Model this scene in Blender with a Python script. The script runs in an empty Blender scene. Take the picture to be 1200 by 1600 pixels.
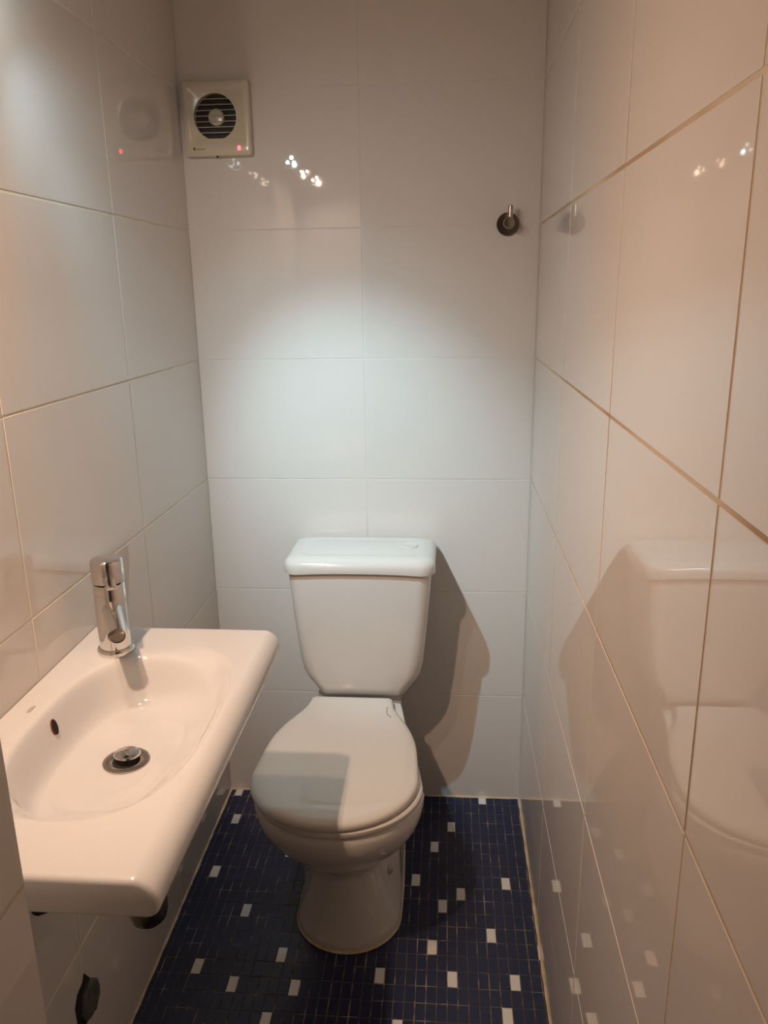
import bpy, math, random
import numpy as np
from mathutils import Vector, Matrix

random.seed(4)
S = bpy.context.scene
COL = S.collection
W = 0.85                       # room width (X), back wall at Y = 0, camera towards -Y

# ------------------------------------------------------------------ camera
cd = bpy.data.cameras.new('camera')
cam = bpy.data.objects.new('camera', cd)
COL.objects.link(cam)
F, PI_, YA, RO = 1236.93, -0.274877, -0.081163, -0.014943
cd.sensor_fit = 'VERTICAL'
cd.sensor_height = 36.0
cd.sensor_width = 27.0
cd.lens = F / 1600 * 36.0
cd.clip_start = 0.02
sy, cy, sp, cp, sr, cr = math.sin(YA), math.cos(YA), math.sin(PI_), math.cos(PI_), math.sin(RO), math.cos(RO)
fwd = Vector((sy * cp, cy * cp, sp))
r0 = Vector((cy, -sy, 0))
u0 = Vector((-sy * sp, -cy * sp, cp))
right = r0 * cr + u0 * sr
up = r0 * -sr + u0 * cr
M = Matrix((right, up, -fwd)).transposed().to_4x4()
M.translation = Vector((0.63238, -2.00890, 1.43012))
cam.matrix_world = M
S.camera = cam

# ------------------------------------------------------------------ world, exposure
wd = bpy.data.worlds.new('world')
S.world = wd
wd.use_nodes = True
wd.node_tree.nodes['Background'].inputs[0].default_value = (1.0, 0.8, 0.62, 1)
wd.node_tree.nodes['Background'].inputs[1].default_value = 0.02
S.view_settings.view_transform = 'Standard'
S.view_settings.look = 'None'
S.view_settings.gamma = 1.0
S.view_settings.use_curve_mapping = False
S.view_settings.exposure = 0.0

# the three spots of the bar light (position, aim, colour, watts and cone of each of its LEDs)
WARM = (1.0, 0.67, 0.475)
COOL = (0.58, 0.93, 1.10)
SPOTS = [
    ((0.099, -0.870, 1.848), (0.45, 0.0, 0.87), COOL, (44.0, 11.0, 4.6), (48, 70, 120)),
    ((0.096, -1.140, 1.846), (0.36, -0.80, 0.50), WARM, (2.2, 3.4, 5.2), (70, 100, 178)),
    ((0.105, -1.361, 1.848), (0.62, -0.55, 0.20), WARM, (17.0, 11.0, 13.0), (70, 100, 178)),
]

# ------------------------------------------------------------------ materials
MATS = {}


def mat(name, color, rough=0.5, metal=0.0, ior=1.5, coat=0.0, emit=None, estr=0.0,
        noise=None, bump=None):
    m = bpy.data.materials.new(name)
    m.use_nodes = True
    nt = m.node_tree
    b = nt.nodes['Principled BSDF']
    b.inputs['Base Color'].default_value = (*color, 1)
    b.inputs['Roughness'].default_value = rough
    b.inputs['Metallic'].default_value = metal
    b.inputs['IOR'].default_value = ior
    b.inputs['Coat Weight'].default_value = coat
    if emit:
        b.inputs['Emission Color'].default_value = (*emit, 1)
        b.inputs['Emission Strength'].default_value = estr
    tc = nt.nodes.new('ShaderNodeTexCoord')
    if noise:                  # (scale, second colour, low, high, detail)
        n = nt.nodes.new('ShaderNodeTexNoise')
        n.inputs['Scale'].default_value = noise[0]
        n.inputs['Detail'].default_value = noise[4]
        r = nt.nodes.new('ShaderNodeMapRange')
        r.inputs['From Min'].default_value = noise[2]
        r.inputs['From Max'].default_value = noise[3]
        x = nt.nodes.new('ShaderNodeMix')
        x.data_type = 'RGBA'
        x.inputs['A'].default_value = (*color, 1)
        x.inputs['B'].default_value = (*noise[1], 1)
        geo = nt.nodes.new('ShaderNodeNewGeometry')
        nt.links.new(geo.outputs['Position'], n.inputs['Vector'])
        nt.links.new(n.outputs['Fac'], r.inputs['Value'])
        nt.links.new(r.outputs['Result'], x.inputs['Factor'])
        nt.links.new(x.outputs['Result'], b.inputs['Base Color'])
    if bump:                   # (scale, strength, distance)
        n = nt.nodes.new('ShaderNodeTexNoise')
        n.inputs['Scale'].default_value = bump[0]
        n.inputs['Detail'].default_value = 2
        geo = nt.nodes.new('ShaderNodeNewGeometry')
        nt.links.new(geo.outputs['Position'], n.inputs['Vector'])
        k = nt.nodes.new('ShaderNodeBump')
        k.inputs['Strength'].default_value = bump[1]
        k.inputs['Distance'].default_value = bump[2]
        nt.links.new(n.outputs['Fac'], k.inputs['Height'])
        nt.links.new(k.outputs['Normal'], b.inputs['Normal'])
    MATS[name] = m
    return m


mat('wall_tile', (0.68, 0.635, 0.59), 0.02, ior=1.55)
mat('grout_clean', (0.66, 0.64, 0.60), 0.6, noise=(9.0, (0.58, 0.54, 0.47), 0.45, 0.7, 4))
mat('grout_cream', (0.74, 0.68, 0.54), 0.7, noise=(6.0, (0.60, 0.52, 0.38), 0.45, 0.7, 4))
mat('grout_tan', (0.58, 0.49, 0.37), 0.8, noise=(2.6, (0.40, 0.28, 0.17), 0.42, 0.62, 3))
mat('navy_tile', (0.016, 0.022, 0.066), 0.30, ior=1.4, noise=(23.0, (0.024, 0.029, 0.066), 0.35, 0.65, 3))
mat('white_tile', (0.74, 0.73, 0.70), 0.15)
mat('floor_grout', (0.085, 0.075, 0.070), 0.8, noise=(21.0, (0.40, 0.32, 0.23), 0.50, 0.70, 4))
mat('ceramic', (0.66, 0.66, 0.655), 0.06, coat=0.3)
mat('toilet_ceramic', (0.66, 0.635, 0.60), 0.07, coat=0.3)
mat('seat_plastic', (0.72, 0.69, 0.64), 0.06)
mat('chrome', (0.72, 0.70, 0.68), 0.08, metal=1.0)
mat('dark_steel', (0.20, 0.17, 0.14), 0.22, metal=1.0)
mat('steel', (0.48, 0.43, 0.38), 0.2, metal=1.0)
mat('black_rubber', (0.008, 0.008, 0.008), 0.5)
mat('hole_dark', (0.012, 0.010, 0.008), 0.9)
mat('grey_cap', (0.06, 0.06, 0.05), 0.6, noise=(60.0, (0.10, 0.10, 0.085), 0.35, 0.65, 3))
mat('fan_plastic', (0.62, 0.55, 0.42), 0.2)
mat('fan_inner', (0.02, 0.014, 0.009), 0.6)
mat('fan_slat', (0.42, 0.37, 0.28), 0.35)
mat('fan_print', (0.16, 0.12, 0.08), 0.5)
mat('fan_led', (0.5, 0.02, 0.03), 0.3, emit=(1.0, 0.05, 0.08), estr=6.0)
mat('rust', (0.20, 0.045, 0.02), 0.7)
mat('mark_grey', (0.42, 0.38, 0.37), 0.4)
mat('caulk', (0.60, 0.46, 0.27), 0.6, noise=(30.0, (0.72, 0.62, 0.45), 0.4, 0.65, 3))
mat('absorbing_brown', (0.16, 0.10, 0.06), 0.5)  # unseen end wall, made dark to absorb bounced light like a dark hallway
mat('paint_white', (0.72, 0.64, 0.54), 0.75, bump=(120.0, 0.05, 0.001))
mat('head_metal', (0.55, 0.54, 0.52), 0.28, metal=1.0)
mat('reflector', (0.8, 0.8, 0.8), 0.15, metal=1.0)
mat('led_cool', (0.8, 0.9, 1.0), 0.3, emit=(0.75, 0.95, 1.0), estr=170.0)
mat('led_warm', (1.0, 0.85, 0.7), 0.3, emit=(1.0, 0.80, 0.62), estr=130.0)

# ------------------------------------------------------------------ helpers
ORG = {}


def link(o, parent=None):
    COL.objects.link(o)
    if parent is not None:
        o.parent = parent
    return o


def make(name, V, Fc, m, parent=None, smooth=True, origin=None):
    """One mesh object from world-space vertices."""
    if parent is not None:
        og = ORG[parent.name]
    else:
        og = Vector(origin) if origin is not None else Vector((0, 0, 0))
    me = bpy.data.meshes.new(name)
    me.from_pydata([tuple(Vector(v) - og) for v in V], [], Fc)
    me.validate()
    me.update()
    me.materials.append(MATS[m])
    if smooth:
        me.polygons.foreach_set('use_smooth', [True] * len(me.polygons))
        me.set_sharp_from_angle(angle=math.radians(38))
    o = bpy.data.objects.new(name, me)
    link(o, parent)
    if parent is None:
        o.location = og
    ORG[o.name] = og
    return o


def thing(name, loc, label, cat):
    o = bpy.data.objects.new(name, None)
    o.empty_display_size = 0.05
    link(o)
    o.location = loc
    ORG[o.name] = Vector(loc)
    o['label'] = label
    o['category'] = cat
    return o


def structure(o, label):
    o['kind'] = 'structure'
    o['label'] = label
    return o


def box(x0, x1, y0, y1, z0, z1):
    V = [(x, y, z) for z in (z0, z1) for y in (y0, y1) for x in (x0, x1)]
    return V, [(0, 2, 3, 1), (4, 5, 7, 6), (0, 1, 5, 4), (2, 6, 7, 3), (0, 4, 6, 2), (1, 3, 7, 5)]


def loft(rings, cap0=True, cap1=True):
    n = len(rings[0])
    V, Fc = [], []
    for r in rings:
        V += [tuple(p) for p in r]
    for i in range(len(rings) - 1):
        a, b = i * n, (i + 1) * n
        for j in range(n):
            k = (j + 1) % n
            Fc.append((a + j, a + k, b + k, b + j))
    if cap0:
        Fc.append(tuple(range(n - 1, -1, -1)))
    if cap1:
        o = (len(rings) - 1) * n
        Fc.append(tuple(range(o, o + n)))
    return V, Fc


def join(*parts):
    V, Fc = [], []
    for v, f in parts:
        o = len(V)
        V += list(v)
        Fc += [tuple(i + o for i in q) for q in f]
    return V, Fc


def frame_for(d):
    d = Vector(d).normalized()
    a = Vector((0, 0, 1)) if abs(d.z) < 0.9 else Vector((1, 0, 0))
    u = d.cross(a).normalized()
    return u, d.cross(u).normalized(), d


def lathe(base, axis, prof, n=32, cap0=True, cap1=True):
    """prof: list of (radius, distance along the axis)."""
    u, v, d = frame_for(axis)
    base = Vector(base)
    R = []
    for r, h in prof:
        R.append([base + d * h + (u * math.cos(2 * math.pi * j / n) - v * math.sin(2 * math.pi * j / n)) * max(r, 1e-5)
                  for j in range(n)])
    return loft(R, cap0, cap1)


def tube(path, rad, n=16):
    path = [Vector(q) for q in path]
    if not isinstance(rad, (list, tuple)):
        rad = [rad] * len(path)
    R = []
    u = None
    for i, q in enumerate(path):
        t = (path[min(i + 1, len(path) - 1)] - path[max(i - 1, 0)]).normalized()
        if u is None:
            u = frame_for(t)[0]
        u = (u - t * u.dot(t)).normalized()
        v = t.cross(u)
        R.append([q + (u * math.cos(2 * math.pi * j / n) + v * math.sin(2 * math.pi * j / n)) * rad[i] for j in range(n)])
    return loft(R)


def bevel_slab(w, h, t, bv):
    """Tile: w along local x, h along local y, front face at z = 0, back at -t."""
    a, b = w / 2, h / 2
    V = []
    for (i, z) in ((0, -t), (0, -bv), (bv * 0.35, -bv * 0.3), (bv, 0)):
        V += [(-a + i, -b + i, z), (a - i, -b + i, z), (a - i, b - i, z), (-a + i, b - i, z)]
    Fc = []
    for r in range(3):
        for j in range(4):
            k = (j + 1) % 4
            Fc.append((r * 4 + j, r * 4 + k, r * 4 + 4 + k, r * 4 + 4 + j))
    Fc.append((12, 13, 14, 15))
    return V, Fc


TILE_MESH = {}


def place_tile(parent, centre, rot, w, h, m='wall_tile', name='tile', t=0.0008, bv=0.0007, tilt=0.0):
    key = (round(w, 4), round(h, 4), m)
    if key not in TILE_MESH:
        me = bpy.data.meshes.new(name)
        me.from_pydata(*[x if i else x for i, x in enumerate((bevel_slab(w, h, t, bv)[0], [], bevel_slab(w, h, t, bv)[1]))])
        me.materials.append(MATS[m])
        TILE_MESH[key] = me
    o = bpy.data.objects.new(name, TILE_MESH[key])
    link(o, parent)
    Mx = rot.to_4x4()
    if tilt:
        Mx = Mx @ Matrix.Rotation(random.uniform(-tilt, tilt), 4, 'X') @ Matrix.Rotation(random.uniform(-tilt, tilt), 4, 'Y')
    Mx.translation = Vector(centre) - ORG[parent.name]
    o.matrix_local = Mx
    return o


# ------------------------------------------------------------------ the room
G = 0.0038                                      # joint width of the wall tiles
RC = 0.0008                                     # joint depth
H = 0.31088
ZL = [0.0] + [0.32892 + H * k for k in range(7)] + [2.40]
CEIL = 2.40
JX, JY, YF = 0.28, -1.475, -2.75

floor = structure(make('floor', *box(-0.1, W + 0.1, YF - 0.1, 0.1, -0.1, -RC), 'floor_grout', smooth=False),
                  'floor of small navy and white rectangular mosaic tiles')
wb = structure(make('wall_back', *box(-0.1, W + 0.1, RC, 0.1, -RC, CEIL), 'grout_clean', smooth=False),
               'white glossy tiled wall behind the toilet')
wl = structure(make('wall_left', *box(-0.1, -RC, JY, RC, -RC, CEIL), 'grout_cream', smooth=False),
               'white glossy tiled wall behind the washbasin')
wr = structure(make('wall_right', *box(W + RC, W + 0.1, YF, RC, -RC, CEIL), 'grout_tan', smooth=False),
               'white glossy tiled wall on the right with mirror-like reflections')
wj = structure(make('wall_jamb', *box(-0.1, JX - RC, YF, JY - RC, -RC, CEIL), 'grout_tan', smooth=False),
               'tiled wall corner projecting in front of the washbasin')
wf = structure(make('wall_front', *box(-0.1, W + 0.1, YF - 0.1, YF, -RC, CEIL), 'absorbing_brown', smooth=False),
               'unseen brown wall closing the room opposite the toilet, made dark to absorb light')
ce = structure(make('ceiling', *box(-0.1, W + 0.1, YF - 0.1, 0.1, CEIL, CEIL + 0.1), 'paint_white', smooth=False),
               'plain painted ceiling')

ROT_BACK = Matrix(((1, 0, 0), (0, 0, -1), (0, 1, 0)))          # local z -> -Y
ROT_LEFT = Matrix(((0, 0, 1), (1, 0, 0), (0, 1, 0)))           # local z -> +X, local x -> +Y
ROT_RIGHT = Matrix(((0, 0, -1), (-1, 0, 0), (0, 1, 0)))        # local z -> -X, local x -> -Y
ROT_FLOOR = Matrix.Identity(3)


def tile_wall(parent, rot, edges, fn, zl=ZL, tilt=0.0012, G=G):
    for a, b in zip(edges[:-1], edges[1:]):
        for c, d in zip(zl[:-1], zl[1:]):
            place_tile(parent, fn((a + b) / 2, (c + d) / 2), rot, abs(b - a) - G, d - c - G, tilt=tilt)


tile_wall(wb, ROT_BACK, [0.0, 0.425, W], lambda s, z: (s, 0, z), G=0.0024)
tile_wall(wl, ROT_LEFT, [0.0, -0.460, -0.930, -1.395, JY], lambda s, z: (0, s, z))
tile_wall(wr, ROT_RIGHT, [0.0, -0.486, -0.9325, -1.3785, -1.825, -2.271, YF], lambda s, z: (W, s, z), tilt=0.0006, G=0.0048)
tile_wall(wj, ROT_LEFT, [JY, JY - 0.446, JY - 0.892, YF], lambda s, z: (JX, s, z))
tile_wall(wj, ROT_BACK @ Matrix.Rotation(math.pi, 3, 'Y'), [0.0, JX], lambda s, z: (s, JY, z))


def bead(pts, r):
    return tube(pts, r, 8)


bd = []
n = 60
rr = lambda: random.uniform(0.0018, 0.0042)
p1 = [(W - 0.001, -1.6 * i / n, 0.0) for i in range(n + 1)]
b1 = structure(make('trim_1', *tube(p1, [rr() for _ in p1], 8), 'caulk'), 'yellowed sealant bead along the foot of the right wall')
p2 = [(W * i / n, -0.001, 0.0) for i in range(n + 1)]
b2 = structure(make('trim_2', *tube(p2, [rr() for _ in p2], 8), 'caulk'), 'sealant bead along the foot of the back wall')
p3 = [(0.001, -1.4 * i / n, 0.0) for i in range(n + 1)]
b3 = structure(make('trim_3', *tube(p3, [rr() for _ in p3], 8), 'caulk'), 'sealant bead along the foot of the left wall')

# ------------------------------------------------------------------ toilet
TX = 0.405


def hermite(xs, ys, x):
    """monotone cubic through points"""
    xs, ys = np.array(xs, float), np.array(ys, float)
    h = np.diff(xs)
    d = np.diff(ys) / h
    m = np.zeros(len(xs))
    for i in range(1, len(xs) - 1):
        if d[i - 1] * d[i] > 0:
            w1, w2 = 2 * h[i] + h[i - 1], h[i] + 2 * h[i - 1]
            m[i] = (w1 + w2) / (w1 / d[i - 1] + w2 / d[i])
    m[0], m[-1] = d[0], d[-1]
    x = np.clip(x, xs[0], xs[-1])
    i = np.clip(np.searchsorted(xs, x) - 1, 0, len(xs) - 2)
    t = (x - xs[i]) / h[i]
    return (ys[i] * (2 * t**3 - 3 * t**2 + 1) + h[i] * m[i] * (t**3 - 2 * t**2 + t)
            + ys[i + 1] * (-2 * t**3 + 3 * t**2) + h[i] * m[i + 1] * (t**3 - t**2))


def outline(cx, z, hw, yf, yc, prof, nf=28, nb=24, cr_=0.012, scale=None):
    """Plan ring: half ellipse in front of yc, then half-widths given by prof [(y, hw)...] towards the back."""
    half = []
    for i in range(nf):
        a = math.pi / 2 * i / nf
        half.append((hw * math.sin(a), yc - (yc - yf) * math.cos(a)))
    ys = [yc] + [q[0] for q in prof]
    hs = [hw] + [q[1] for q in prof]
    yb = ys[-1]
    for i in range(nb + 1):
        t = i / nb
        y = yc + (yb - cr_ - yc) * t
        half.append((float(hermite(ys, hs, np.float64(y))), y))
    xb = half[-1][0]
    for i in range(1, 7):
        a = math.pi / 2 * i / 6
        half.append((xb - cr_ * (1 - math.cos(a)), yb - cr_ + cr_ * math.sin(a)))
    half = half[1:]
    tip = (0.0, yf)
    R = [tip] + half + [(-x, y) for x, y in reversed(half)]
    return [(cx + x, y, z) for x, y in R]


def rrect_plain(cx, z, x0, x1, y0, y1):
    return [(cx + x0, y0, z), (cx + x1, y0, z), (cx + x1, y1, z), (cx + x0, y1, z)]


toilet = thing('toilet', (TX, -0.35, 0.0),
               'white close-coupled toilet with lid closed, standing on navy mosaic floor', 'toilet')

DECK = [(-0.47, 0.171), (-0.39, 0.150), (-0.30, 0.135)]      # half-widths of rim, deck and seat behind the bowl
PED = [  # pedestal: z, column half-width, front, column centre, skirt half-width
    (0.000, 0.120, -0.585, -0.470, 0.121), (0.010, 0.122, -0.587, -0.470, 0.123), (0.022, 0.117, -0.582, -0.472, 0.120),
    (0.050, 0.106, -0.575, -0.476, 0.118), (0.090, 0.094, -0.569, -0.480, 0.117), (0.130, 0.084, -0.563, -0.482, 0.116),
    (0.165, 0.078, -0.559, -0.483, 0.115), (0.178, 0.077, -0.559, -0.483, 0.112), (0.190, 0.080, -0.563, -0.485, 0.108)]
BOWL = [  # bowl: z, half-width, front, centre, back, back half-width
    (0.212, 0.097, -0.583, -0.490, -0.08, 0.100), (0.240, 0.121, -0.616, -0.500, -0.06, 0.101), (0.275, 0.150, -0.650, -0.510, -0.045, 0.103),
    (0.310, 0.170, -0.676, -0.520, -0.035, 0.106), (0.338, 0.180, -0.690, -0.525, -0.03, 0.110), (0.366, 0.185, -0.695, -0.527, -0.03, 0.113),
    (0.379, 0.184, -0.693, -0.527, -0.03, 0.113), (0.385, 0.178, -0.687, -0.527, -0.032, 0.110)]


def ped_ring(z, hw, yf, yc, sk):
    return outline(TX + 0.006, z, hw, yf, yc, [(yc + 0.035, hw * 0.6 + sk * 0.4), (yc + 0.075, sk), (-0.25, sk - 0.004), (-0.10, sk - 0.016)])


def bowl_ring(z, hw, yf, yc, yb, hwb):
    k = min(1.0, max(0.0, (z - 0.20) / 0.14))
    f = lambda t, d: hwb + (hw - hwb) * t + (d - hwb - (hw - hwb) * t) * k
    return outline(TX, z, hw, yf, yc, [(-0.47 + (yc + 0.525) * 0.3, f(0.93, min(0.170, hw - 0.006))), (-0.39, f(0.7, min(0.147, hw - 0.02))), (-0.30, f(0.3, 0.130)), (-0.2, f(0.05, 0.115)), (yb, hwb)])


pan = make('pan', *loft([ped_ring(*q) for q in PED] + [bowl_ring(*q) for q in BOWL]), 'toilet_ceramic', toilet)
make('base_sealant', *loft([ped_ring(0.0, 0.122, -0.588, -0.470, 0.123), ped_ring(0.003, 0.1245, -0.5905, -0.470, 0.1255), ped_ring(0.007, 0.1225, -0.5878, -0.470, 0.1237)]), 'caulk', toilet)
make('tank_base', *loft([rrect_plain(0.421, z, -0.098, 0.098, -0.165, -0.03) for z in (0.380, 0.424)]), 'toilet_ceramic', toilet, smooth=False)

# fixing bolt caps on the foot
for sx in (-1, 1):
    make('bolt_cap', *lathe((0.411 + sx * 0.0905, -0.452, 0.120), (sx * 0.85, -0.5, 0.15),
                            [(0.0135, 0.0), (0.0135, 0.004), (0.011, 0.009), (0.005, 0.012), (0, 0.0125)], 20),
         'mark_grey', toilet)


LX = 0.397                                             # the lid sits a little askew, towards the basin


def lid_ring(z, ins, back):
    prof = [(-0.47, 0.177 - ins), (-0.40, 0.170 - ins), (-0.34, 0.154 - ins), (-0.30, 0.137 - ins), (-0.265, 0.119 - ins * .8),
            (-0.235, 0.109 - ins * .6), (back, 0.104 - ins * .5)]
    return outline(LX, z, 0.181 - ins, -0.702 + ins, -0.535, prof, cr_=0.008)


def seat_ring(z, ins, back=-0.186):
    return outline(TX, z, 0.183 - ins, -0.699 + ins, -0.535, [(y, w + 0.002 - ins) for y, w in DECK] + [(back, 0.118 - ins)], cr_=0.006)


seat = make('seat', *loft([seat_ring(0.3865, 0.008), seat_ring(0.388, 0.003), seat_ring(0.392, 0.001),
                           seat_ring(0.399, 0.001), seat_ring(0.4025, 0.004), seat_ring(0.4035, 0.010)]),
            'seat_plastic', toilet)
lid = make('seat_lid', *loft([lid_ring(0.4045, 0.009, -0.206), lid_ring(0.406, 0.002, -0.202), lid_ring(0.410, 0.0, -0.20),
                              lid_ring(0.4165, 0.0, -0.20), lid_ring(0.421, 0.002, -0.20), lid_ring(0.4245, 0.007, -0.201),
                              lid_ring(0.4265, 0.016, -0.203), lid_ring(0.4278, 0.035, -0.206), lid_ring(0.4285, 0.07, -0.208)]),
           'seat_plastic', toilet)
# thin dark line drawn on the lid for its edge notch at the hinge
make('lid_notch_line', *tube([(0.490, -0.248, 0.4270), (0.4905, -0.268, 0.4275), (0.4925, -0.283, 0.4276), (0.497, -0.291, 0.4275), (0.503, -0.297, 0.4273)],
                         0.0009, 6), 'rust', lid)
for sx in (-1, 1):
    make('hinge', *tube([(TX + sx * 0.070 - 0.018, -0.199, 0.4075), (TX + sx * 0.070 + 0.018, -0.199, 0.4075)], 0.0075, 16),
         'seat_plastic', toilet)

TCX = 0.421


def rrect(cx, z, x0, x1, y0, y1, rf, rb, n=10):
    """rounded rectangle ring, y0 = front (towards -Y), front/back corner radii"""
    R = []
    for (px, py, r, a0) in ((x1, y0, rf, -90), (x1, y1, rb, 0), (x0, y1, rb, 90), (x0, y0, rf, 180)):
        ox = px - r if px == x1 else px + r
        oy = py + r if py == y0 else py - r
        for i in range(n + 1):
            a = math.radians(a0 + 90 * i / n)
            R.append((cx + ox + r * math.cos(a), oy + r * math.sin(a), z))
    return R


TANK = [  # z, hw, yfront, yback, rf
    (0.4240, 0.104, -0.180, -0.022, 0.020), (0.4260, 0.110, -0.188, -0.018, 0.024), (0.4320, 0.1145, -0.193, -0.016, 0.028),
    (0.4500, 0.127, -0.196, -0.014, 0.034), (0.4700, 0.1425, -0.200, -0.012, 0.038), (0.4900, 0.1515, -0.202, -0.012, 0.038),
    (0.5200, 0.1570, -0.204, -0.010, 0.036), (0.5800, 0.1630, -0.207, -0.010, 0.034), (0.6600, 0.1700, -0.210, -0.010, 0.034),
    (0.7300, 0.1755, -0.213, -0.010, 0.034), (0.7640, 0.1775, -0.214, -0.010, 0.034)]
tank = make('tank', *loft([rrect(TCX, z, -h, h, a, b, r, 0.02) for z, h, a, b, r in TANK]), 'toilet_ceramic', toilet)


def tl_ring(z, ins, wave=0.0):
    R = rrect(TCX, z, -0.1865 + ins, 0.1865 - ins, -0.224 + ins, -0.006 - ins, max(0.042 - ins * .5, .01), max(0.03 - ins * .5, .01), 12)
    if wave:
        out = []
        for x, y, zz in R:
            u = (x - TCX) / 0.1865
            out.append((x, y, zz + wave * (1 - min(1, abs(u) * 1.05) ** 2) - wave * 0.3))
        R = out
    return R


def subdiv_ring(R, n):
    """evenly resample a closed ring so the lower edge of the lid can wave"""
    P = [Vector(q) for q in R]
    L = [0]
    for i in range(len(P)):
        L.append(L[-1] + (P[(i + 1) % len(P)] - P[i]).length)
    out = []
    for k in range(n):
        s = L[-1] * k / n
        i = max(j for j in range(len(P)) if L[j] <= s + 1e-9)
        d = L[i + 1] - L[i]
        t = (s - L[i]) / d if d > 1e-9 else 0
        out.append(tuple(P[i].lerp(P[(i + 1) % len(P)], t)))
    return out


def waved(z, ins, wave):
    out = []
    for x, y, zz in subdiv_ring(tl_ring(z, ins), 160):
        u = abs(x - TCX) / 0.1865
        out.append((x, y, zz + wave * (1 - u ** 2.5)))
    return out


tank_lid = make('tank_lid', *loft([waved(0.762, 0.012, 0.007), waved(0.760, 0.003, 0.007), waved(0.7615, 0.0005, 0.007), waved(0.768, 0.0, 0.005),
                                   waved(0.782, 0.0, 0.001), waved(0.790, 0.003, 0.001), waved(0.7955, 0.009, 0.001), waved(0.799, 0.018, 0.001),
                                   waved(0.801, 0.030, 0.001), waved(0.8018, 0.042, 0.001), waved(0.8005, 0.048, 0.001), waved(0.801, 0.056, 0.001), waved(0.803, 0.085, 0.001)]),
                'toilet_ceramic', toilet)
make('flush_button', *lathe((0.540, -0.100, 0.8005), (0, 0, 1), [(0.023, 0), (0.023, 0.003), (0.021, 0.0045), (0.0195, 0.004), (0, 0.005)], 28),
     'toilet_ceramic', tank_lid)

# ------------------------------------------------------------------ washbasin
SX0, SX1, SY0, SY1 = 0.0008, 0.338, -1.350, -0.722     # plan of the slab
ST, SB = 0.847, 0.798
BC = Vector((0.172, -1.030))                           # basin centre
DR = Vector((0.166, -1.020))                           # drain centre
basin = thing('washbasin', (0.0, -1.03, 0.5), 'white ceramic wall-hung washbasin with oblong bowl, fixed to left wall', 'washbasin')

RF, RE = 0.031, 0.007                # radius of the front edge, of the two end edges
SC = [0.0, 0.30, 0.60, 0.80, 0.845, 0.88, 0.905, 0.93, 0.955, 0.975, 0.995, 1.02, 1.06, 1.12, 1.18]
SZ = [0.7655, 0.7662, 0.7685, 0.7720, 0.7755, 0.7815, 0.790, 0.803, 0.819, 0.832, 0.8405, 0.8450, 0.8465, ST, ST]
SZ2 = [0.7655, 0.7664, 0.7755, 0.7945, 0.7995, 0.8035, 0.8065, 0.8095, 0.8125, 0.8150, 0.8178, 0.822, 0.830, 0.8405, ST]   # softer towards the room


def bowl_z(x, y):
    s_ = bowl_s(x, y)
    w = min(1.0, max(0.0, 0.5 + 0.9 * (x - BC.x) / 0.116 - 0.45 * (y - BC.y) / 0.196))
    w = w * w * (3 - 2 * w)
    return float(np.interp(s_, SC_F, SZ_F)) * (1 - w) + float(np.interp(s_, SC_F, SZ2_F)) * w


def bowl_s(x, y, e=2.75):
    dx, dy = x - BC.x, y - BC.y
    return ((abs(dx) / 0.116) ** e + (abs(dy) / 0.196) ** e) ** (1 / e)


SC_F = np.linspace(0, 1.18, 237)                       # smoothed wall profiles
_k = np.array([1, 2, 3, 4, 3, 2, 1.0]) / 16


def _smooth(v):
    f = np.interp(SC_F, SC, v)
    for _ in range(2):
        f = np.convolve(np.pad(f, 3, mode='edge'), _k, 'valid')
    return f


SZ_F, SZ2_F = _smooth(SZ), _smooth(SZ2)
NX = 110
TOPX = [SX0 + (SX1 - RF - SX0) * i / NX for i in range(NX + 1)]


def station(y, ins):
    P = []
    for x in TOPX:                                        # top, from the wall to the front edge
        z = bowl_z(x, y)
        P.append((x, y, z - ins))
    cx_, cz_ = SX1 - RF, ST - RF
    for k in range(1, 11):                                # front edge
        a = math.pi / 2 * k / 10
        P.append((cx_ + (RF - ins) * math.sin(a), y, cz_ + (RF - ins) * math.cos(a)))
    rb = 0.016
    for k in range(0, 7):                                 # lower front edge
        a = math.pi / 2 * k / 6
        P.append((SX1 - rb + (rb - ins) * math.cos(a), y, SB + rb - (rb - ins) * math.sin(a)))
    for k in range(1, 41):                                # underside with the belly of the bowl
        x = SX1 - rb + (SX0 - SX1 + rb) * k / 40
        s_ = bowl_s(x, y)
        z = SB + ins - 0.052 * float(np.interp(s_, [0, 0.7, 0.85, 1.0, 1.08], [1, 0.96, 0.75, 0.2, 0.0]))
        P.append((x, y, z))
    return P


st = [(SY0 + RE * (1 - math.sin(math.pi / 2 * k / 5)), RE * (1 - math.cos(math.pi / 2 * k / 5))) for k in range(5, -1, -1)]
ys_ = [(SY0 + RE + (SY1 - SY0 - 2 * RE) * k / 170, 0.0) for k in range(1, 170)]
en = [(SY1 - (y - SY0), i_) for y, i_ in reversed(st)]
rings = [station(y, i_) for y, i_ in st + ys_ + en]
bowl = make('bowl', *loft([list(reversed(r)) for r in rings]), 'ceramic', basin)

# waste fitting
waste = make('waste_flange', *lathe((DR.x, DR.y, 0.7660), (0, 0, 1), [(0.033, 0.0), (0.0335, 0.0025), (0.031, 0.0035), (0.022, 0.0022), (0.0195, 0.0005)], 40, True, False),
             'steel', basin)
make('waste_hole', *lathe((DR.x, DR.y, 0.7662), (0, 0, 1), [(0.0205, 0.0), (0.0205, 0.0006)], 32), 'hole_dark', waste)
make('pop_up_plug', *lathe((DR.x + 0.001, DR.y + 0.002, 0.7668), (0.04, 0.03, 1), [(0.006, 0.0), (0.006, 0.007), (0.0185, 0.0085), (0.0195, 0.0105), (0.018, 0.0125), (0.010, 0.0140), (0, 0.0145)], 36),
     'chrome', waste)
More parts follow.
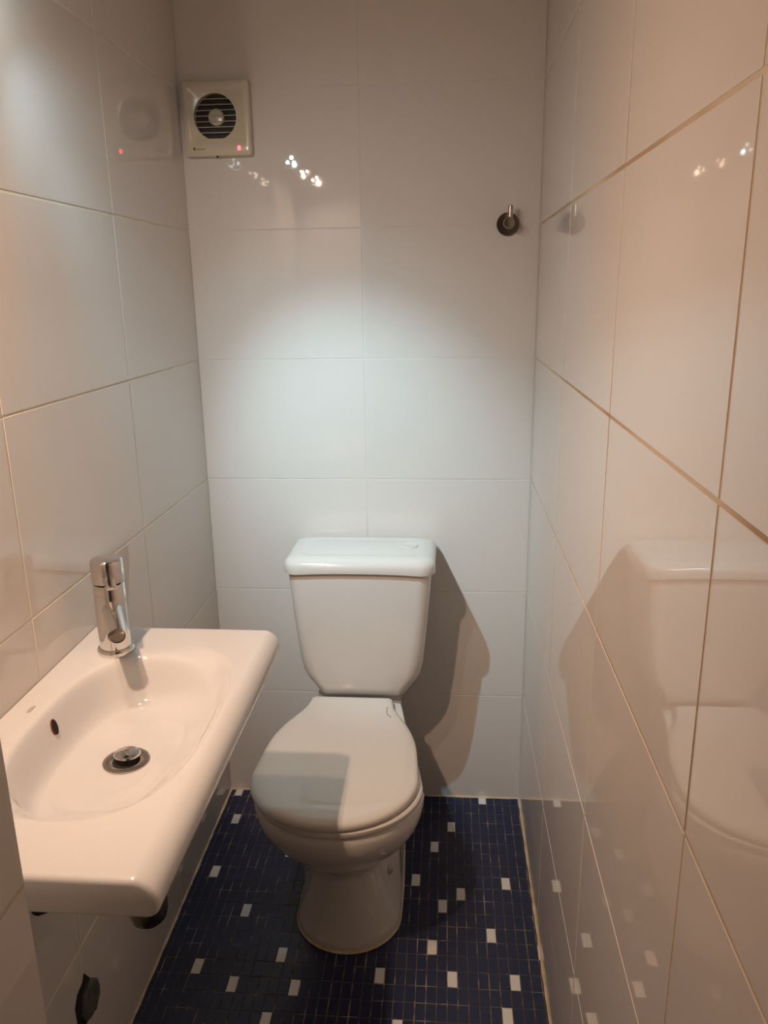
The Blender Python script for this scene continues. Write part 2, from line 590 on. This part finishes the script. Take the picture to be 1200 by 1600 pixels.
# overflow
ov = Vector((0.0622, -1.018, 0.8185))
on = Vector((0.97, 0.0, 0.24)).normalized()
u_, v_, d_ = frame_for(on)


def oval(rx, ry, h, cen=ov):
    e1 = Vector((0, 1, 0))
    e2 = on.cross(e1).normalized()
    return [cen + on * h + e1 * rx * math.cos(2 * math.pi * j / 28) + e2 * ry * math.sin(2 * math.pi * j / 28) for j in range(28)]


ovf = make('overflow_hole', *loft([oval(0.0066, 0.0115, -0.004), oval(0.0066, 0.0115, 0.0012), oval(0.0052, 0.0100, 0.0016)], True, True), 'hole_dark', basin)
make('rust_ring', *loft([oval(0.0078, 0.0125, -0.004), oval(0.0078, 0.0125, 0.0007), oval(0.0060, 0.0108, 0.0009)], True, True), 'rust', ovf)
make('maker_mark', *box(0.028, 0.034, -1.028, -1.010, ST - 0.0005, ST + 0.0004), 'mark_grey', basin, smooth=False)
# bottle trap underneath
trap = make('bottle_trap', *lathe((DR.x + 0.008, DR.y, 0.742), (0, 0, -1), [(0.018, 0), (0.018, 0.10), (0.030, 0.105), (0.032, 0.115), (0.032, 0.135), (0.0295, 0.137), (0.0295, 0.19), (0.0295, 0.24), (0.026, 0.252), (0.016, 0.262), (0, 0.265)], 32),
            'dark_steel', basin)
make('waste_pipe', *tube([(DR.x - 0.02, DR.y, 0.585), (DR.x - 0.08, DR.y, 0.585), (0.03, DR.y, 0.585), (0.0015, DR.y, 0.585)], 0.016, 20), 'dark_steel', trap)
make('wall_rosette', *lathe((0.0008, DR.y, 0.585), (1, 0, 0), [(0.034, 0), (0.033, 0.004), (0.020, 0.009)], 28), 'dark_steel', trap)

# ------------------------------------------------------------------ faucet
fx, fy = 0.078, -0.822
FD = Vector((0.46, -0.89, 0)).normalized()             # where the spout points
faucet = thing('basin_faucet', (fx, fy, ST), 'chrome single-lever mixer tap on far corner of the washbasin', 'faucet')
make('base_ring', *lathe((fx, fy, ST), (0, 0, 1), [(0.030, 0), (0.0305, 0.003), (0.0305, 0.007), (0.029, 0.010), (0.026, 0.0105)], 40), 'chrome', faucet)
body = make('body', *lathe((fx, fy, ST + 0.010), (0, 0, 1), [(0.0255, 0), (0.0255, 0.112), (0.025, 0.1135), (0.0225, 0.114)], 48), 'chrome', faucet)
cap = make('lever_head', *lathe((fx, fy, ST + 0.1255), (0, 0, 1), [(0.0245, 0), (0.0262, 0.0012), (0.0262, 0.034), (0.0255, 0.0375), (0.0235, 0.0395), (0.012, 0.0405), (0, 0.041)], 48), 'chrome', faucet)
hp = Vector((fx, fy, ST + 0.1285))
side = FD.cross(Vector((0, 0, 1)))


def slab_ring(c, hw, hh):
    R = []
    for j in range(20):
        a = 2 * math.pi * j / 20
        ca, sa = math.cos(a), math.sin(a)
        e = 0.5
        R.append(c + side * hw * math.copysign(abs(ca) ** e, ca) + Vector((0, 0, 1)) * hh * math.copysign(abs(sa) ** e, sa))
    return R


make('lever', *loft([slab_ring(hp + FD * d + Vector((0, 0, 0.003 + d * 0.08)), w, h) for d, w, h in ((0.020, 0.011, 0.0035), (0.035, 0.010, 0.003), (0.062, 0.0085, 0.0026), (0.072, 0.008, 0.0024), (0.074, 0.0065, 0.0016))]), 'chrome', cap)
spd = (FD + Vector((0, 0, -0.16))).normalized()
sps = Vector((fx, fy, ST + 0.082))
sp_path = [sps + FD * 0.005, sps + FD * 0.03 + Vector((0, 0, 0.0)), sps + FD * 0.06 + Vector((0, 0, -0.003)), sps + FD * 0.086 + Vector((0, 0, -0.009)), sps + FD * 0.100 + Vector((0, 0, -0.0135))]
spout = make('spout', *tube(sp_path, [0.0165, 0.016, 0.0155, 0.0152, 0.0148], 32), 'chrome', faucet)
tip = sp_path[-1]
make('aerator', *lathe(tip - spd * 0.002 , spd, [(0.0125, 0), (0.0125, 0.003), (0.0115, 0.004), (0.0115, 0.0025), (0, 0.0025)], 28), 'dark_steel', spout)

# ------------------------------------------------------------------ extractor fan
FX0, FX1, FZ0, FZ1 = 0.0145, 0.1720, 1.7365, 1.8985
FCX, FCZ, FR = 0.0895, 1.8215, 0.0500
fan = thing('extractor_fan', (FCX, 0, FCZ), 'square cream plastic extractor fan with round dark grille, high on back wall', 'fan')


def sq_ring(x0, x1, z0, z1, y, r, n=8):
    R = []
    for (px, pz, a0) in ((x1, z0, -90), (x1, z1, 0), (x0, z1, 90), (x0, z0, 180)):
        ox = px - r if px == x1 else px + r
        oz = pz + r if pz == z0 else pz - r
        for i in range(n + 1):
            a = math.radians(a0 + 90 * i / n)
            R.append((ox + r * math.cos(a), y, oz + r * math.sin(a)))
    return R


SQ = [subdiv_ring(q, 96) for q in [sq_ring(FX0, FX1, FZ0, FZ1, 0.0, 0.0045), sq_ring(FX0, FX1, FZ0, FZ1, -0.018, 0.0045),
      sq_ring(FX0 + .0012, FX1 - .0012, FZ0 + .0012, FZ1 - .0012, -0.021, 0.004), sq_ring(FX0 + .004, FX1 - .004, FZ0 + .004, FZ1 - .004, -0.0225, 0.006),
      sq_ring(FX0 + .016, FX1 - .016, FZ0 + .030, FZ1 - .016, -0.0225, 0.005), sq_ring(FX0 + .018, FX1 - .018, FZ0 + .032, FZ1 - .018, -0.0212, 0.005)]]
angs = [math.atan2(q[2] - FCZ, q[0] - FCX) for q in SQ[-1]]
for r, y in ((FR + 0.0015, -0.0212), (FR, -0.0205), (FR, -0.004)):
    SQ.append([(FCX + r * math.cos(a), y, max(FCZ + r * math.sin(a), FCZ - 0.047)) for a in angs])
make('cover', *loft([[q for q in reversed(R)] for R in SQ], True, False), 'fan_plastic', fan)
make('duct', *loft([[(FCX + r * math.cos(2 * math.pi * j / 40), y, FCZ + r * math.sin(2 * math.pi * j / 40)) for j in range(40)] for r, y in ((FR, -0.0035), (FR * 0.99, -0.0045))]), 'fan_inner', fan)
hub = make('motor_hub', *lathe((FCX, -0.0045, FCZ), (0, -1, 0), [(0.019, 0), (0.019, 0.006), (0.017, 0.0095), (0.010, 0.011), (0, 0.0115)], 32), 'fan_plastic', fan)
for k in range(7):                                     # impeller blades
    a = 2 * math.pi * k / 7
    c, s = math.cos(a), math.sin(a)
    B = []
    for (rr_, w_, y_) in ((0.0185, 0.010, -0.007), (0.047, 0.016, -0.006)):
        for (o_, dy) in ((-w_ / 2, -0.0012), (w_ / 2, 0.0005), (w_ / 2, 0.0012), (-w_ / 2, -0.0005)):
            B.append((FCX + c * rr_ - s * o_, y_ + dy, FCZ + s * rr_ + c * o_))
    make('blade', B, [(0, 1, 5, 4), (1, 2, 6, 5), (2, 3, 7, 6), (3, 0, 4, 7), (0, 3, 2, 1), (4, 5, 6, 7)], 'fan_inner', fan, smooth=False)
for k in range(-3, 4):                                 # grille slats
    z = FCZ + 0.002 + k * 0.0120
    hw = math.sqrt(max(FR ** 2 - (z - FCZ) ** 2, 0.0))
    make('slat', *box(FCX - hw, FCX + hw, -0.0195, -0.0165, z - 0.0008, z + 0.0008), 'fan_slat', fan, smooth=False)
make('indicator_light', *box(FCX + 0.0505, FCX + 0.0565, -0.0240, -0.0222, FZ0 + 0.0120, FZ0 + 0.0205), 'fan_led', fan, smooth=False)
em = make('maker_emblem', *lathe((FX0 + 0.0215, -0.0222, FZ0 + 0.0165), (0, -1, 0), [(0.0036, 0), (0.0036, 0.0008)], 20), 'fan_print', fan, smooth=False)
x = FX0 + 0.0285
for wdt, hh in ((0.0030, 0.0034), (0.0022, 0.0024), (0.0024, 0.0024), (0.0020, 0.0024), (0.0026, 0.0024), (0.0012, 0.0036), (0.0024, 0.0024)):
    make('maker_letter', *box(x, x + wdt * 0.75, -0.0228, -0.0222, FZ0 + 0.0140, FZ0 + 0.0140 + hh), 'fan_print', fan, smooth=False)
    x += wdt + 0.0004
make('cover_screw', *lathe((FCX - 0.001, -0.0170, FZ0 + 0.0005), (0, -0.5, -1), [(0.003, 0), (0.003, 0.002), (0.002, 0.003)], 16), 'hole_dark', fan)

# ------------------------------------------------------------------ robe hook
hx, hz = 0.7735, 1.5730
hook = thing('robe_hook', (hx, 0, hz), 'small round steel robe hook on back wall near right corner', 'hook')
make('wall_plate', *lathe((hx, 0, hz), (0, -1, 0), [(0.0265, 0), (0.0265, 0.006), (0.0255, 0.0075), (0.0100, 0.0080)], 40), 'dark_steel', hook)
make('stem', *lathe((hx, -0.0075, hz), (0, -1, 0), [(0.0095, 0), (0.0095, 0.030), (0.0130, 0.031), (0.0130, 0.037), (0.0120, 0.0385), (0, 0.0390)], 32), 'steel', hook)
make('peg', *tube([(hx + 0.003, -0.034, hz + 0.004), (hx + 0.0035, -0.034, hz + 0.030), (hx + 0.0035, -0.034, hz + 0.0375), (hx + 0.0035, -0.034, hz + 0.039)], [0.0058, 0.0058, 0.0058, 0.0045], 20), 'steel', hook)

# ------------------------------------------------------------------ capped pipe stub in a broken tile hole, low on the left wall
stub = thing('pipe_stub', (0.0, -0.93, 0.22), 'dark capped pipe stub in ragged hole low on left wall, below the washbasin', 'pipe')
hole = [(-0.9217, 0.2612), (-0.930, 0.275), (-0.939, 0.2637), (-0.9605, 0.2585), (-0.973, 0.2411), (-0.972, 0.205), (-0.965, 0.180), (-0.945, 0.178), (-0.925, 0.176), (-0.9058, 0.168), (-0.8852, 0.1849), (-0.8870, 0.2069), (-0.9037, 0.2320)]
make('ragged_patch', *loft([[(0.0002, y, z) for y, z in hole], [(0.0009, y, z) for y, z in hole]]), 'hole_dark', stub, smooth=False)
capr = []
for r, h in ((0.034, 0.0005), (0.034, 0.005), (0.031, 0.0075), (0.027, 0.008), (0.012, 0.0075)):
    capr.append([(h, -0.926 + r * math.cos(2 * math.pi * j / 14) * (1 + 0.06 * math.sin(3 * j)), 0.214 + r * math.sin(2 * math.pi * j / 14) * (1 + 0.05 * math.cos(2 * j))) for j in range(14)])
make('pipe_cap', *loft(capr), 'grey_cap', stub)

# ragged dark sliver on the wall near the trap, seen under the near end of the basin
sliver = thing('dark_sliver', (0.0, -1.0, 0.47), 'narrow dark sliver with small black stub on left wall, just under the washbasin', 'pipe')
h2 = [(-1.075, 0.545), (-1.052, 0.520), (-1.043, 0.503), (-1.034, 0.493), (-0.997, 0.468), (-0.966, 0.4435), (-0.960, 0.452), (-0.970, 0.480), (-1.000, 0.520), (-1.040, 0.550)]
make('ragged_patch', *loft([[(0.0002, y, z) for y, z in h2], [(0.0009, y, z) for y, z in h2]]), 'hole_dark', sliver, smooth=False)
make('dark_stub', *tube([(0.0008, -1.02, 0.512), (0.010, -1.02, 0.512), (0.014, -1.02, 0.512)], [0.011, 0.011, 0.009], 16), 'black_rubber', sliver)

# ------------------------------------------------------------------ three-spot bar light above the basin
bar = thing('spot_bar', (0.0, -1.12, 1.93), 'metal wall bar light with three adjustable spots, above the washbasin', 'lamp')
rail = make('rail', *loft([[(xx, yy, zz) for yy, zz in ((-1.42, 1.905), (-0.83, 1.905), (-0.83, 1.955), (-1.42, 1.955))] for xx in (0.0003, 0.022)] +
                          [[(0.024, yy, zz) for yy, zz in ((-1.418, 1.907), (-0.832, 1.907), (-0.832, 1.953), (-1.418, 1.953))]]), 'head_metal', bar, smooth=False)
for i, (pos, aim, colr, watts, cone) in enumerate(SPOTS):
    pos, aim = Vector(pos), Vector(aim)
    d = (aim - pos).normalized()
    back = pos - d * 0.058
    head = make('spot_head', *lathe(back, d, [(0.012, -0.006), (0.020, 0.0), (0.027, 0.012), (0.030, 0.030), (0.030, 0.056), (0.0285, 0.056), (0.0275, 0.052), (0.010, 0.050), (0, 0.050)], 36, True, True), 'head_metal', bar)
    make('arm', *tube([(0.023, pos.y, 1.925), (0.045, pos.y, 1.930), tuple(back * 0.6 + Vector((0.05, pos.y, 1.93)) * 0.4), tuple(back)], 0.006, 12), 'head_metal', head)
    u, v, _ = frame_for(d)
    for k in range(3):
        a = math.radians(90 + 120 * k)
        c = pos + (u * math.cos(a) - v * math.sin(a)) * 0.0125 - d * 0.0075
        make('led_lens', *lathe(c, d, [(0.0055, 0), (0.0052, 0.003), (0.0036, 0.005), (0, 0.006)], 16), 'led_cool' if i == 0 else 'led_warm', head)
        ld = bpy.data.lights.new('led', 'SPOT')
        ld.energy = watts[k]
        ld.color = colr
        ld.spot_size = math.radians(cone[k])
        ld.spot_blend = 1.0
        ld.shadow_soft_size = 0.005
        lo = bpy.data.objects.new('led', ld)
        link(lo)
        lo.location = c + d * 0.012
        lo.rotation_euler = d.to_track_quat('-Z', 'Y').to_euler()

# ------------------------------------------------------------------ mosaic floor
CW, RH = 0.02237, 0.0418
MG = 0.0021
xe = [0.0] + [(k - 0.3) * CW for k in range(1, 39)] + [W]
WHITE_XY = [(0.7431, -0.0075), (0.6536, -0.1335), (0.6085, -0.2182), (0.5654, -0.3441), (0.6755, -0.3865), (0.6314, -0.4295), (0.7874, -0.3427),
            (0.7431, -0.5105), (0.6077, -0.5564), (0.4950, -0.6409), (0.6520, -0.6389), (0.7853, -0.6374), (0.7623, -0.7220), (0.5399, -0.7620),
            (0.8443, -0.5518), (0.0328, -0.0111), (0.0569, -0.1357), (0.0513, -0.3438), (0.1634, -0.4708), (0.2736, -0.5974), (0.0946, -0.6380),
            (0.1836, -0.6799), (0.3166, -0.6810), (0.2727, -0.7600), (0.2260, -0.2640)]


def cell(x, y):
    c = max(j for j in range(len(xe) - 1) if xe[j] <= x)
    return c, round((-0.0115 - y) / RH)


WHITE = {cell(x, y) for x, y in WHITE_XY}
rs = random.Random(11)
for r in range(20, 70):                                # same sprinkling where the photograph does not reach
    for c in range(39):
        if rs.random() < 0.035:
            WHITE.add((c, r))


def project(P):
    q = Vector(P) - M.translation
    z = q.dot(fwd)
    return 600 + F * q.dot(right) / z, 800 - F * q.dot(up) / z, z


bpy.context.view_layer.update()
dg = bpy.context.evaluated_depsgraph_get()
cells = []
for r in range(0, 66):
    yc = -0.0115 - RH * r
    ya, yb = yc - RH / 2, min(yc + RH / 2, 0.0)
    if ya < YF:
        break
    for c in range(39):
        xa, xb = xe[c], xe[c + 1]
        w_, h_ = xb - xa - MG, yb - ya - MG
        if w_ < 0.0012:
            continue
        cx_, cy_ = (xa + xb) / 2, (ya + yb) / 2
        px, py, pz = project((cx_, cy_, 0))
        area = 0.0
        if pz > 0 and -5 < px < 1205 and -5 < py < 1612:
            o = M.translation
            for (ax, ay) in ((0, 0), (.35, .35), (-.35, .35), (.35, -.35), (-.35, -.35)):
                t = Vector((cx_ + ax * w_, cy_ + ay * h_, 0.0002))
                dv = t - o
                hit, loc, *_ = S.ray_cast(dg, o, dv.normalized(), distance=dv.length - 0.003)
                if not hit:
                    area += w_ * h_ / pz ** 3
        cells.append((area, c, r, cx_, cy_, w_, h_))
cells.sort(key=lambda q: -q[0])
TH = RC
SV, SF, SV2, SF2 = [], [], [], []
for i, (area, c, r, cx_, cy_, w_, h_) in enumerate(cells):
    white = (c, r) in WHITE
    dz = random.uniform(-0.0004, 0.0002)
    if i < 300 and area > 0:
        o = place_tile(floor, (cx_ + random.uniform(-.0003, .0003), cy_ + random.uniform(-.0003, .0003), dz), ROT_FLOOR, w_, h_, 'white_tile' if white else 'navy_tile', 'mosaic_tile', t=0.0008, bv=0.0005, tilt=0.006)
    else:
        V, Fc = bevel_slab(w_, h_, 0.0008, 0.0005)
        Tv, Tf = (SV2, SF2) if white else (SV, SF)
        o_ = len(Tv)
        Tv += [(x + cx_, y + cy_, z + dz) for x, y, z in V]
        Tf += [tuple(k + o_ for k in f) for f in Fc]
nv = len(SV)
rest = make('mosaic_tiles', SV + SV2, SF + [tuple(k + nv for k in f) for f in SF2], 'navy_tile', floor, smooth=False)
rest['kind'] = 'stuff'
rest.data.materials.append(MATS['white_tile'])
for pidx in range(len(SF), len(rest.data.polygons)):
    rest.data.polygons[pidx].material_index = 1
